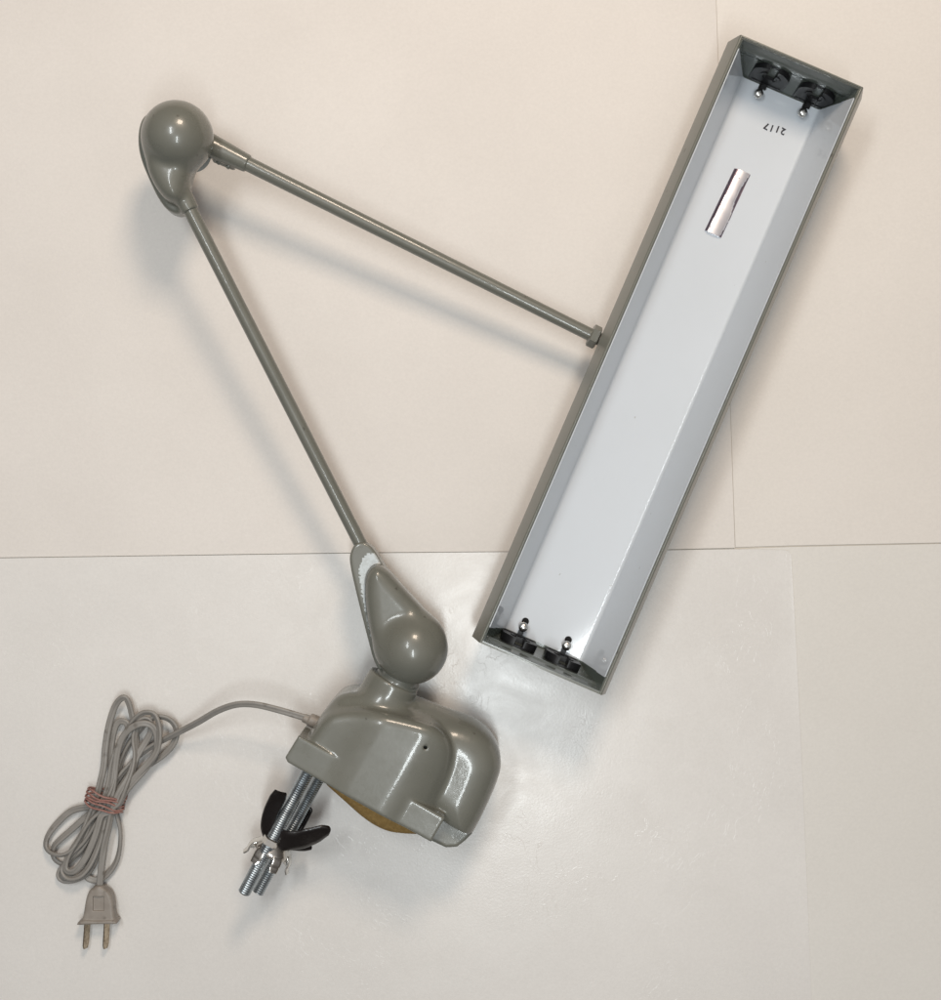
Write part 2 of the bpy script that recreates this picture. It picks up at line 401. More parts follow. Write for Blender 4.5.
# ---- clamp base (frame: flange runs along u, post rises along v; photo pixels)
def Q(pts, z): return [tuple(P(x, y, z))[:2] for x, y in pts]
mid = smooth_poly(Q([(362, 688), (343, 689), (332, 700), (314, 733), (303, 754), (340, 800), (424, 838), (440, 800), (452, 757), (440, 722), (412, 704), (385, 690)], 50), 2)
body = smooth_poly(Q([(338, 708), (366, 706), (388, 710), (426, 719), (441, 726), (452, 741), (454, 758), (447, 780), (434, 806), (420, 860), (280, 790), (300, 752), (314, 730), (326, 714)], 80), 2)
flange = Q([(301, 732), (287.5, 754), (290, 759), (431.5, 837.5), (445.5, 813.5)], 84)
rear = smooth_poly(Q([(405, 700), (440, 711), (474, 719), (494, 735), (502, 757), (498, 778), (476, 825), (466, 838), (440, 825), (400, 780), (395, 740)], 48), 2)
nA = np.array(P(372, 722, 58)); nB = np.array(P(394.3, 679.5, 60))
fu = np.array(P(445.5, 813.5, 84))-np.array(P(301, 732, 84)); fu /= np.linalg.norm(fu); fv = np.array((-fu[1], fu[0], 0))
Bb = np.array(P(290, 759, 84)); Cc = np.array(P(372, 770, 90)); Rb = np.array(P(471, 829.5, 50))
def f_base(X, Y, Z):
    uu = (X-Cc[0])*fu[0]+(Y-Cc[1])*fu[1]; vv = (X-Bb[0])*fv[0]+(Y-Bb[1])*fv[1]
    zt = 106-np.where(uu > 20, .0085*(uu-20)**2, 0)-np.where(uu < -10, 7.5*(1-np.exp(-((uu+10)/24.0)**2)), 0)
    d2 = poly_sdf(body, X[:, :, :1], Y[:, :, :1])
    kk = 12
    d = smax(d2+0*Z, np.maximum(Z-zt, 20-Z), kk)
    m = slab(mid, X, Y, Z, 10, 84, 14)
    d = smin(m, d, 10)
    d = smin(d, cyl(X, Y, Z, nA, nB, 26.5, 25.5, 2.5), 6)
    d = smax(d, -(vv-.8), 1.5)
    r = slab(rear, X, Y, Z, 4, 86, 30)
    r = smin(r, cone(X, Y, Z, P(396, 712, 52), P(458, 740, 46), 22, 22), 12)
    r = smax(r, -((X-Rb[0])*fv[0]+(Y-Rb[1])*fv[1]), 1.5)
    d = smin(d, r, 3)
    fl = slab(flange, X, Y, Z, 6, 101.5, 2.0)
    d = smin(d, fl, 1.5)
    return smax(d, -cyl(X, Y, Z, P(425.3, 747.5, 90), P(425.3, 747.5, 120), 1.7, 1.7, .3), .5)
lo = np.minimum.reduce([np.array(P(x, y, z)) for x in (275, 515) for y in (655, 855) for z in (0, 110)]); hi = np.maximum.reduce([np.array(P(x, y, z)) for x in (275, 515) for y in (655, 855) for z in (0, 110)])
base = sdf_obj('clamp_base', f_base, lo, hi, 1.25, PAINT, lamp)
cover = Q([(438, 808), (473, 828), (465, 836), (457, 842), (446, 842.5), (428, 834)], 50)
sdf_obj('bottom_cover', lambda X, Y, Z: slab(cover, X, Y, Z, 6, 70, 3), P(425, 850, 0)-Vector((0, 5, 0)), P(480, 800, 0)+Vector((0, 5, 84)), 1.0, PAINT, lamp)
fp = smooth_poly(Q([(318, 776), (345, 800), (366, 819), (386, 830), (404, 832.5), (424, 833), (425, 820), (370, 780), (330, 765)], 45), 2)
sdf_obj('felt_pad', lambda X, Y, Z: slab(fp, X, Y, Z, 8, 62, 16), P(312, 840, 0)-Vector((5, 5, 0)), P(430, 760, 0)+Vector((5, 5, 66)), 1.3, FELT, lamp)
# collar between base and ball
vdir = (nB-nA)/np.linalg.norm(nB-nA)
sdf_obj('swivel_collar', lambda X, Y, Z: smin(cyl(X, Y, Z, nB-vdir*2+np.array((3, -1, 0)), nB+vdir*5+np.array((3, -1, 2)), 22.0, 21.0, 1.2), cyl(X, Y, Z, nB+np.array((3, 0, 4)), nB+vdir*14+np.array((5, -1, 8)), 18, 15, 1.5), 1.5),
        nB-40, nB+44, 1.1, PAINT, lamp)

# ---- lower joint: ball, teardrop fairing and flat back shell with a bare metal ledge
zb2 = 70.0
cb2 = np.array(P(412.5, 648.5, zb2)); rb2 = 33.6
A1a = np.array(P(190.5, 211, 88)); A1b = np.array(P(363, 549, 56))     # lower arm axis ends
shell2 = smooth_poly(Q([(357, 541), (351, 553), (351, 563), (357, 590), (367, 630), (377, 668), (392, 676), (430, 670), (441, 640), (436, 622), (405, 594), (385, 566), (372, 543)], 50), 2)
front2 = smooth_poly(Q([(375.5, 563), (366, 573), (365, 592), (368, 622), (378, 664), (405, 672), (441, 645), (441, 627), (424, 609), (400, 583), (386, 567)], 68), 2)
def f_j2(X, Y, Z):
    d = ball(X, Y, Z, cb2, rb2)
    fr = slab(front2, X, Y, Z, 40, 86, 16)
    d = smin(d, fr, 8)
    sh = slab(shell2, X, Y, Z, 36, 66, 2.5)
    d = smin(d, sh, 1.2)
    return smin(d, cyl(X, Y, Z, A1b, A1b+(A1b-A1a)/np.linalg.norm(A1b-A1a)*14, 8.4, 8, 2), 2)
j2 = sdf_obj('lower_joint', f_j2, P(345, 690, 30)-Vector((4, 4, 0)), P(455, 535, 30)+Vector((4, 4, 78)), 1.1, [PAINT, BARE], lamp)
# bare worn metal on the upper left of the ledge
ox = np.array(ORG[j2.name])
me = j2.data; n = len(me.polygons)
cen = np.zeros(n*3); me.polygons.foreach_get('center', cen); cen = cen.reshape(-1, 3)/U+ox
nor = np.zeros(n*3); me.polygons.foreach_get('normal', nor); nor = nor.reshape(-1, 3)
wear = poly_sdf(smooth_poly(Q([(360.5, 562), (365, 555), (371, 552.5), (378, 556), (386, 568), (392, 590), (385, 640), (373, 645), (366, 615), (361, 588), (359, 574)], 66), 1), cen[:, 0], cen[:, 1])
wear = wear+.9*np.sin(cen[:, 0]*1.1+np.sin(cen[:, 1]*.7)*2)*np.sin(cen[:, 1]*.9+1)+.2*np.sin(cen[:, 0]*2.3+cen[:, 1]*1.7)
mi = ((wear < 0) & (nor[:, 2] > .80) & (cen[:, 2] > 64) & (cen[:, 2] < 68.2)).astype(int)
me.polygons.foreach_set('material_index', mi)

# ---- arms
def tube_obj(name, a, b, r0, r1, matl, parent, extra=()):
    a = np.array(a); b = np.array(b); L = np.linalg.norm(b-a)
    v, f = lathe(a, b, [(0, r0*.7), (.5, r0), (L*.25, r0+(r1-r0)*.25), (L*.5, (r0+r1)/2), (L*.75, r0+(r1-r0)*.75), (L-.5, r1), (L, r1*.7)], 36)
    return mesh_obj(name, v, f, matl, parent, sharp=50)
u1 = (A1b-A1a)/np.linalg.norm(A1b-A1a)
tube_obj('lower_arm', A1a-u1*8, A1b+u1*8, 6.7, 6.4, PAINT, lamp)
A2a = np.array(P(247, 163.5, 62)); A2b = np.array(P(595, 337, 38)); u2 = (A2b-A2a)/np.linalg.norm(A2b-A2a)
tube_obj('upper_arm', A2a-u2*10, A2b+u2*6, 7.1, 6.3, PAINT, lamp)

# ---- elbow
ce = np.array(P(177.5, 137, 95)); re = 33.0
shell1 = smooth_poly(Q([(160, 112), (146, 118), (141, 130), (140, 146), (143, 162), (152, 184), (162, 204), (172, 215), (186, 216), (191, 202), (190, 186), (191, 172), (206, 158), (206, 135), (190, 110)], 74), 2)
front1 = smooth_poly(Q([(147, 120), (145, 148), (148, 171), (157, 190), (169, 204), (184, 204), (190, 180), (194, 166), (206, 150), (200, 125), (175, 110)], 92), 2)
def f_j1(X, Y, Z):
    d = ball(X, Y, Z, ce, re)
    d = smin(d, slab(front1, X, Y, Z, 66, 110, 17), 5)
    d = smin(d, slab(shell1, X, Y, Z, 62, 86, 5), 1.5)
    return smin(d, cyl(X, Y, Z, A1a-u1*34, A1a, 9.8, 8.4, 1.0), 4)
sdf_obj('elbow_joint', f_j1, P(130, 225, 55)-Vector((4, 4, 0)), P(225, 95, 55)+Vector((4, 4, 76)), 1.05, PAINT, lamp)
def f_as(X, Y, Z):
    d = cyl(X, Y, Z, A2a-u2*48, A2a+u2*1.0, 11.8, 8.5, 1.0)
    d = smin(d, cyl(X, Y, Z, P(214, 157, 54), P(236, 166.5, 53), 5, 4.4, 2), 4)
    return smin(d, cyl(X, Y, Z, P(194, 150, 48), P(194, 150, 63), 16, 16, 2), 3)
sdf_obj('arm_collar', f_as, P(175, 185, 40)-Vector((4, 4, 0)), P(260, 125, 40)+Vector((4, 4, 44)), 1.0, PAINT, lamp)
for (x, y) in ((219, 162.3), (228.5, 166.6)):
    c = np.array(P(x, y, 55)); v, f = lathe(c, c+np.array((0, 0, 4.0)), [(0, 2.6), (2.4, 2.6), (3.4, 2.0), (3.9, .9)], 14)
    mesh_obj('set_screw', v, f, PAINT, lamp, sharp=40)
v, f = lathe(P(192, 153, 58), P(192, 153, 64), [(0, 13), (.5, 18), (5.5, 18), (6, 13)], 36)
mesh_obj('pivot_washer', v, f, PAINT, lamp, sharp=40)

# ---- hex nut where the arm meets the shade
a = A2b-u2*5.5; L_ = 9.0
v, f = lathe(a, a+u2*L_, [(0, 9.2), (1.2, 11.4), (L_-1, 11.4), (L_, 9.6)], 6)
mesh_obj('arm_nut', v, f, PAINT, lamp, smooth=False)

# ------------------------------------------------------------------ shade
RZ = 95.0; FZ = 33.0
cw = P(671.3, 364.9, RZ); ang = math.atan2(-.3955, .918)
ex = np.array((math.cos(ang), math.sin(ang), 0)); ey = np.array((-math.sin(ang), math.cos(ang), 0)); ez = np.array((0, 0, 1.0))
SO = np.array((cw.x, cw.y, 0)); HL = 305.5; HW = 59.5
def S(x, y, z): return SO+ex*x+ey*y+ez*z
shade_org = (SO[0], SO[1], 0)
def fillet(pts, r, n=5):
    out = [pts[0]]
    for i in range(1, len(pts)-1):
        p = np.array(pts[i], float); a = np.array(pts[i-1], float)-p; b = np.array(pts[i+1], float)-p
        la, lb = np.linalg.norm(a), np.linalg.norm(b); rr = min(r, la*.45, lb*.45)
        a = p+a/la*rr; b = p+b/lb*rr
        for k in range(n+1):
            t = k/n; out.append(tuple((1-t)**2*a+2*t*(1-t)*p+t*t*b))
    out.append(pts[-1]); return out
# outer sheet, as a closed strip of metal with thickness
outer_l = [(-HW+.6, RZ-3.5), (-HW+.2, RZ-.4), (-HW-1.2, RZ+.3), (-HW-2.6, RZ-.8), (-HW-9.6, 67), (-HW-5, 36), (-48, 12), (0, 12)]
prof = fillet(outer_l, 1.6, 3)
prof = prof+[(-x, z) for x, z in prof[::-1][1:]]
def offset(pr, t):
    out = []
    for i, p in enumerate(pr):
        a = np.array(pr[max(i-1, 0)]); b = np.array(pr[min(i+1, len(pr)-1)]); d = (b-a)/np.linalg.norm(b-a)
        out.append((p[0]-d[1]*t, p[1]+d[0]*t))
    return out
def strip(pr, t, y0, y1, ny=14):
    inn = offset(pr, t); loop = pr+inn[::-1]; n = len(loop); V = []; F = []
    for j in range(ny+1):
        y = y0+(y1-y0)*j/ny
        V += [S(x, y, z) for x, z in loop]
    for j in range(ny):
        for i in range(n):
            F.append((j*n+i, j*n+(i+1) % n, (j+1)*n+(i+1) % n, (j+1)*n+i))
    m = len(pr)
    for j, fl in ((0, True), (ny, False)):
        for i in range(m-1):
            q = (j*n+i, j*n+i+1, j*n+n-2-i, j*n+n-1-i); F.append(q[::-1] if fl else q)
    return V, F
v, f = strip(prof, 1.2, -HL, HL)
import bmesh
def fixn(o):
    bm = bmesh.new(); bm.from_mesh(o.data); bmesh.ops.recalc_face_normals(bm, faces=bm.faces[:]); bm.to_mesh(o.data); bm.free()
shade = mesh_obj('lamp_shade', v, f, PAINT_SHADE, lamp, origin=shade_org, sharp=40); fixn(shade)
FW = 40.5
inner = fillet([(-HW+1.6, RZ-2.2), (-FW, FZ), (FW, FZ), (HW-1.6, RZ-2.2)], 3.4, 6)
v, f = strip(inner, -1.0, -HL+15, HL-10)
refl = mesh_obj('reflector', v, f, WHITE, shade, origin=shade_org, sharp=40); fixn(refl)
# end plates: upright face with pressed bead, leaning back towards the rim
def end_plate(sgn):
    cs = [(RZ-.2, HL-1.5), (RZ-4, HL-2.6), (84, HL-4.0), (81, HL-6.0), (74, HL-6.6), (70, HL-5.6), (60, HL-7), (50, HL-9), (42, HL-11), (FZ+.5, HL-13)]
    if sgn > 0: cs = [(a, HL-(HL-b)*.72) for a, b in cs]
    cs = fillet([(b, a) for a, b in cs], 2.2, 3)
    def halfw(z): return HW-1.2-(RZ-2-z)*(HW-FW-1.6)/(RZ-2-FZ) if z < RZ-2 else HW-1.0
    V = []; F = []; m = len(cs)
    for (y, z) in cs: 
        w = halfw(z)+.4; V += [S(-w, sgn*y, z), S(-w*.4, sgn*y, z), S(w*.4, sgn*y, z), S(w, sgn*y, z)]
    for i in range(m-1):
        for j in range(3): F.append((i*4+j, i*4+j+1, (i+1)*4+j+1, (i+1)*4+j))
    o1 = (V, F)
    op = [(x, z) for x, z in prof[6:-6]]
    yo = HL+1.3; yi = HL+.05
    sl = fillet([(-HW+1.2, RZ-1.6), (-FW+.3, FZ+.4), (FW-.3, FZ+.4), (HW-1.2, RZ-1.6)], 5, 6)
    sv_, sf_ = strip(sl, -1.6, sgn*(HL-(10.6 if sgn > 0 else 15.6)), sgn*(HL-.2), 2)
    w2 = prism(op, lambda p: S(p[0], sgn*yi, p[1]), lambda p: S(p[0], sgn*yo, p[1]))
    top = prism([(-HW-.2, HL-1.6), (HW+.2, HL-1.6), (HW+.2, HL+1.1), (-HW-.2, HL+1.1)], lambda p: S(p[0], sgn*p[1], RZ-3), lambda p: S(p[0], sgn*p[1], RZ-.9))
    V, F = merge([o1, (sv_, sf_)])
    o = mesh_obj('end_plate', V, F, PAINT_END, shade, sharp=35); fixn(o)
    V, F = merge([w2, top]); o2 = mesh_obj('end_cap', V, F, PAINT_SHADE, shade, sharp=35); fixn(o2)
    o2['group'] = 'end caps of the shade'; return o
end_plate(1); end_plate(-1)

# ---- lampholders
def holder_parts():
    """local frame: y points away from the end plate (into the shade), z up; origin at the foot"""
    out = []
    def arch(w, zt, zb=0, n=18, flat=0):
        r = w; pts = [(-w, zb)]
        for i in range(n+1):
            t = math.pi-math.pi*i/n; pts.append((r*math.cos(t), zt-r*.85+r*.85*math.sin(t)))
        pts.append((w, zb)); return pts
    def ex_(pts, y0, y1, cut=None): return prism(pts, lambda p: (p[0], y0, p[1]), lambda p: (p[0], y1, p[1]))
    # body with an open slot from the top: two cheeks + lower body + rear wall
    full = arch(18.0, 41)
    out.append(ex_(full, 0, 6))
    left = [p for p in full if p[0] <= -4.4]+[(-4.4, 40)]+[(-4.4, 0)]
    out.append(ex_(left, 6.02, 15))
    right = [(4.4, 0), (4.4, 40)]+[p for p in full if p[0] >= 4.4]
    out.append(ex_(right, 6.04, 15))
    out.append(ex_([(-4.4, 0), (-4.4, 17), (4.4, 17), (4.4, 0)], 6.06, 14.6))
    # rotor ring round the slot
    ring = []
    for k in range(2):
        a0 = -60 if k == 0 else 120
        pts = [(10.5*math.cos(math.radians(a0+q)), 23+10.5*math.sin(math.radians(a0+q))) for q in range(0, 121, 12)]
        pts += [(7.2*math.cos(math.radians(a0+q)), 23+7.2*math.sin(math.radians(a0+q))) for q in range(120, -1, -12)]
        ring.append(ex_(pts, 15.02, 16.2))
    out += ring
    # stepped foot
    out.append(ex_([(-15, 0), (-15, 5), (15, 5), (15, 0)], 15.04, 16.0))
    # tongue that runs out over the floor to the fixing screw
    out.append(prism([(-2.6, 15.5), (2.6, 15.5), (2.4, 24), (-2.4, 24)], lambda p: (p[0], p[1], .5), lambda p: (p[0], p[1], 2.4)))
    return merge(out)
hv, hf = holder_parts(); hv = [(p[0], p[1]*.75, p[2]) for p in hv]
def local_mesh(name, V, F, material, sharp=30, bevel=None):
    me = bpy.data.meshes.new(name); me.from_pydata([tuple(np.array(p)*U) for p in V], [], [tuple(q) for q in F]); me.update()
    bm = bmesh.new(); bm.from_mesh(me); bmesh.ops.recalc_face_normals(bm, faces=bm.faces[:])
    if bevel: bmesh.ops.bevel(bm, geom=[e for e in bm.edges if e.is_manifold and e.calc_face_angle(0) > .9], offset=bevel*U, segments=2, affect='EDGES', clamp_overlap=True)
    bm.to_mesh(me); bm.free()
    me.materials.append(material); me.shade_smooth(); me.set_sharp_from_angle(angle=math.radians(sharp)); return me
H_me = local_mesh('lamp_socket', hv, hf, BLACK, bevel=.7)
sv, sf = lathe((0, 0, 0), (0, 0, 9), [(0, 2.2), (4.5, 2.2), (4.5, 4.6), (6.2, 4.8), (7.8, 4.0), (8.8, 2.4), (9.1, .6)], 20)
for sgn in (1, -1):      # driver slot as a thin dark bar is pressed in the head
    pass
S_me = local_mesh('socket_screw', sv, sf, SCREW, 50)
kpts = [(2.4, -14), (2.4, -2.6)]+[(3.5*math.cos(math.radians(q)), 3.5*math.sin(math.radians(q))) for q in range(-40, 221, 20)]+[(-2.4, -2.6), (-2.4, -14)]
kv, kf = prism(kpts, lambda p: (p[0], p[1], 0.0), lambda p: (p[0], p[1], .5))
K_me = local_mesh('keyhole_slot', kv, kf, HOLE)
first = {}
for sgn in (1, -1):
    for xo in ((-20.5, 26.0) if sgn > 0 else (-25.5, 20.0)):
        for nm, me, yy, zz in (('lamp_socket', H_me, HL-(1.0 if sgn > 0 else 3.2), FZ+.6), ('socket_screw', S_me, HL-(22 if sgn > 0 else 24), FZ+1.2), ('keyhole_slot', K_me, HL-(20 if sgn > 0 else 29.5), FZ+.25)):
            if nm not in first: o = bpy.data.objects.new(nm, me); first[nm] = o
            else: o = first[nm].copy()
            col.objects.link(o); o.parent = shade
            pos = S(xo+(2.5 if (sgn > 0 and nm == 'lamp_socket') else 0), sgn*yy, zz)
            o.location = (Vector(pos)-Vector(shade_org))*U
            o.rotation_euler = (0, 0, ang+(math.pi if sgn > 0 else 0)); o.scale = (1, 1, 1)
            if nm == 'lamp_socket' and sgn > 0: o.scale = (1, .76, 1)
            o['group'] = {'lamp_socket': 'black lampholders at the shade ends', 'socket_screw': 'screws by the lampholders', 'keyhole_slot': 'slots in the reflector'}[nm]

# ---- foil strip, bowed, with slightly lifted edge
def onfloor(px, py, z=FZ): return np.array(P(px, py, z))
c0, c1, c2, c3 = [onfloor(*q) for q in ((734.4, 168.5), (750.2, 175), (721, 238), (704.6, 230.7))]
NU, NV = 24, 64; V = []; F = []
random.seed(4)
for j in range(NV+1):
    t = j/NV
    a = c0*(1-t)+c3*t; b = c1*(1-t)+c2*t
    for i in range(NU+1):
        s = i/NU; p = a*(1-s)+b*s
        wob = .25*math.sin(t*9+.5)+.15*math.sin(t*23)
        wr = .80+.10*math.sin(t*7.5+2.2)+.03*math.sin(t*21)
        hgt = max(.5, 3.6-1.5*(2*s-1)**2-70*max(0, .17-s)**2-50*max(0, s-wr)**2)
        V.append((p[0], p[1], FZ+hgt*.9+.10*wob))
n1 = NU+1; top = len(V)
for j in range(NV):
    for i in range(NU): F.append((j*n1+i+1, j*n1+i, (j+1)*n1+i, (j+1)*n1+i+1))
V += [(x, y, FZ+.15) for x, y, z in V]
ring = [i for i in range(n1)]+[j*n1+NU for j in range(1, NV+1)]+[NV*n1+i for i in range(NU-1, -1, -1)]+[j*n1 for j in range(NV-1, 0, -1)]
for i in range(len(ring)): a, b = ring[i], ring[(i+1) % len(ring)]; F.append((a, b, b+top, a+top))
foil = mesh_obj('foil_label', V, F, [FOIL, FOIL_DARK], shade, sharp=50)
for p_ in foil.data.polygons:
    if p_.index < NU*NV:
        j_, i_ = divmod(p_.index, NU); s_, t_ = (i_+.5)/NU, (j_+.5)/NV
        if s_ < .24*(1-.55*t_)+.012*math.sin(t_*31)*math.sin(t_*12+1) or (s_ > .90+.08*math.sin(t_*7.5+2.2)): p_.material_index = 1  # left and right edge bands imitate a dark reflection by colour
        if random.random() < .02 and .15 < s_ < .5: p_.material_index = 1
fixn(foil)

# ---- stamped number, upside down
cu = bpy.data.curves.new('number', 'FONT'); cu.body = '2117'; cu.size = 9.0*U; cu.offset = .26*U; cu.align_x = 'CENTER'; cu.align_y = 'CENTER'
cu.space_character = 1.25; cu.extrude = 0.08*U; cu.resolution_u = 3
to = bpy.data.objects.new('number', cu); col.objects.link(to)
bpy.context.view_layer.update()
tm = bpy.data.meshes.new_from_object(to.evaluated_get(bpy.context.evaluated_depsgraph_get()))
bpy.data.objects.remove(to); tm.materials.clear(); tm.materials.append(INK)
xs = [v_.co.x for v_ in tm.vertices]; midx = (max(xs)+min(xs))/2
for v_ in tm.vertices:      # the stamp printed slightly unevenly, digits a little raised in turn
    q = (v_.co.x-midx)/(max(xs)-min(xs)); v_.co.y += .9*U*math.sin(q*6)
num = bpy.data.objects.new('stamped_number', tm); col.objects.link(num); num.parent = shade
num.location = (P(775.0, 128.5, FZ+.35)-Vector(shade_org))*U
num.rotation_euler = (0, 0, math.radians(159)+0)

# ------------------------------------------------------------------ clamp bolts
def rod(a, b, r):
    a = np.array(a); b = np.array(b); L = np.linalg.norm(b-a); pr = [(0, r*.6)]; h = .8; p = 2.2
    while h < L-1.2:
        pr += [(h, r-.45), (h+p*.5, r+.1)]; h += p
    pr += [(L-.8, r-.5), (L, r*.6)]
    v, f = lathe(a, b, pr, 20); return mesh_obj('clamp_bolt', v, f, ZINC, lamp, sharp=32)
R1a, R1b = np.array(P(315, 758, 66)), np.array(P(243.5, 893.5, 56))
R2a, R2b = np.array(P(326, 765, 40)), np.array(P(257.5, 893, 32))
rod(R1a, R1b, 6.1); rod(R2a, R2b, 5.7)
rdir = (R1b-R1a)/np.linalg.norm(R1b-R1a)
def Z8(x, y, z): return np.array(P(220+x/6.25, 750+y/6.25, z))
# ---- black clamp pad with three upturned fins
def blade(pts, w, t, wdir, taper):
    path = catmull(pts, 7); n = len(path)
    sec = [(w*x, t*y) for x, y in ((-1, -.35), (-.86, -.9), (-.5, -1), (.5, -1), (.86, -.9), (1, -.35), (1, .35), (.86, .9), (.5, .72), (0, .55), (-.5, .72), (-.86, .9), (-1, .35))]
    sc = [(np.interp(i/(n-1), *zip(*taper)), 1.0) for i in range(n)]
    Pp = np.array(path); V = []; m = len(sec)
    T = np.gradient(Pp, axis=0); T /= np.linalg.norm(T, axis=1)[:, None]
    for i in range(n):
        s = np.array(wdir, float); s = s-T[i]*(s@T[i]); s /= np.linalg.norm(s); b = np.cross(s, T[i])
        for a_, c_ in sec: V.append(Pp[i]+s*a_*sc[i][0]+b*c_*(1-.3*i/(n-1)))
    F = []
    for i in range(n-1):
        for j in range(m): F.append((i*m+j, (i+1)*m+j, (i+1)*m+(j+1) % m, i*m+(j+1) % m))
    F.append(tuple(range(m))); F.append(tuple((n-1)*m+j for j in reversed(range(m))))
    return V, F
tp = [(0, .8), (.6, .95), (.9, 1.0), (.97, .85), (1, .55)]
fin1 = blade([Z8(378, 266, 72), Z8(345, 330, 66), Z8(312, 410, 60), Z8(300, 490, 56), Z8(335, 545, 58), Z8(415, 565, 62), Z8(500, 560, 62), Z8(580, 535, 62), Z8(640, 508, 63), Z8(688, 488, 64)], 12.5, 2.3, (.60, .78, .42), [(0, .5), (.06, .62), (.30, .62), (.5, .88), (.75, 1), (.92, .62), (1, .12)])
fin3 = blade([Z8(400, 580, 40), Z8(440, 540, 32), Z8(475, 470, 28), Z8(510, 400, 27), Z8(535, 340, 28)], 9.0, 2.2, (.9, -.43, .2), tp)
bar = blade([Z8(400, 590, 44), Z8(460, 600, 40), Z8(520, 605, 34), Z8(560, 600, 30)], 5.0, 3.4, (.3, -.2, .9), [(0, 1), (1, 1)])
hub_c = Z8(400, 560, 44)
V_, F_ = merge([fin1, fin3, bar, lathe(hub_c-rdir*4, hub_c+rdir*5, [(0, 8), (1.5, 12), (6, 13), (9, 10)], 20)])
mesh_obj('clamp_pad', V_, F_, BLKPAINT, lamp, sharp=60)
# ---- bright spring nut with bent petals
nc = Z8(335, 605, 46)
side = np.cross(rdir, (0, 0, 1.0)); side /= np.linalg.norm(side); upv = np.cross(side, rdir)
parts = [lathe(nc-rdir*8, nc+rdir*5, [(0, 12), (1, 14), (5, 15.5), (8, 18.5), (12, 19.5), (13.5, 18)], 24)]
for q in range(7):
    t = 2*math.pi*q/7+.25
    od = side*math.cos(t)*1.12+upv*math.sin(t)
    p0 = nc+od*15-rdir*0; tang = -side*math.sin(t)+upv*math.cos(t)
    parts.append(blade([p0, p0+od*3+rdir*3, p0+od*4.5+rdir*8, p0+od*4.5+rdir*12, p0+od*6.5+rdir*16], 5.2, 1.1, tang, [(0, 1), (.8, .95), (1, .7)]))
V_, F_ = merge(parts); mesh_obj('spring_nut', V_, F_, CHROME, lamp, sharp=60)
for (a_, b_, fr, rr, nm) in ((R1a, R1b, .585, 8.6, 'hex_nut'), (R2a, R2b, .60, 8.2, 'hex_nut')):
    c = a_+(b_-a_)*fr; v, f = lathe(c, c+rdir*8, [(0, rr*.85), (1, rr), (7, rr), (8, rr*.85)], 6); mesh_obj(nm, v, f, CHROME, lamp, smooth=False)

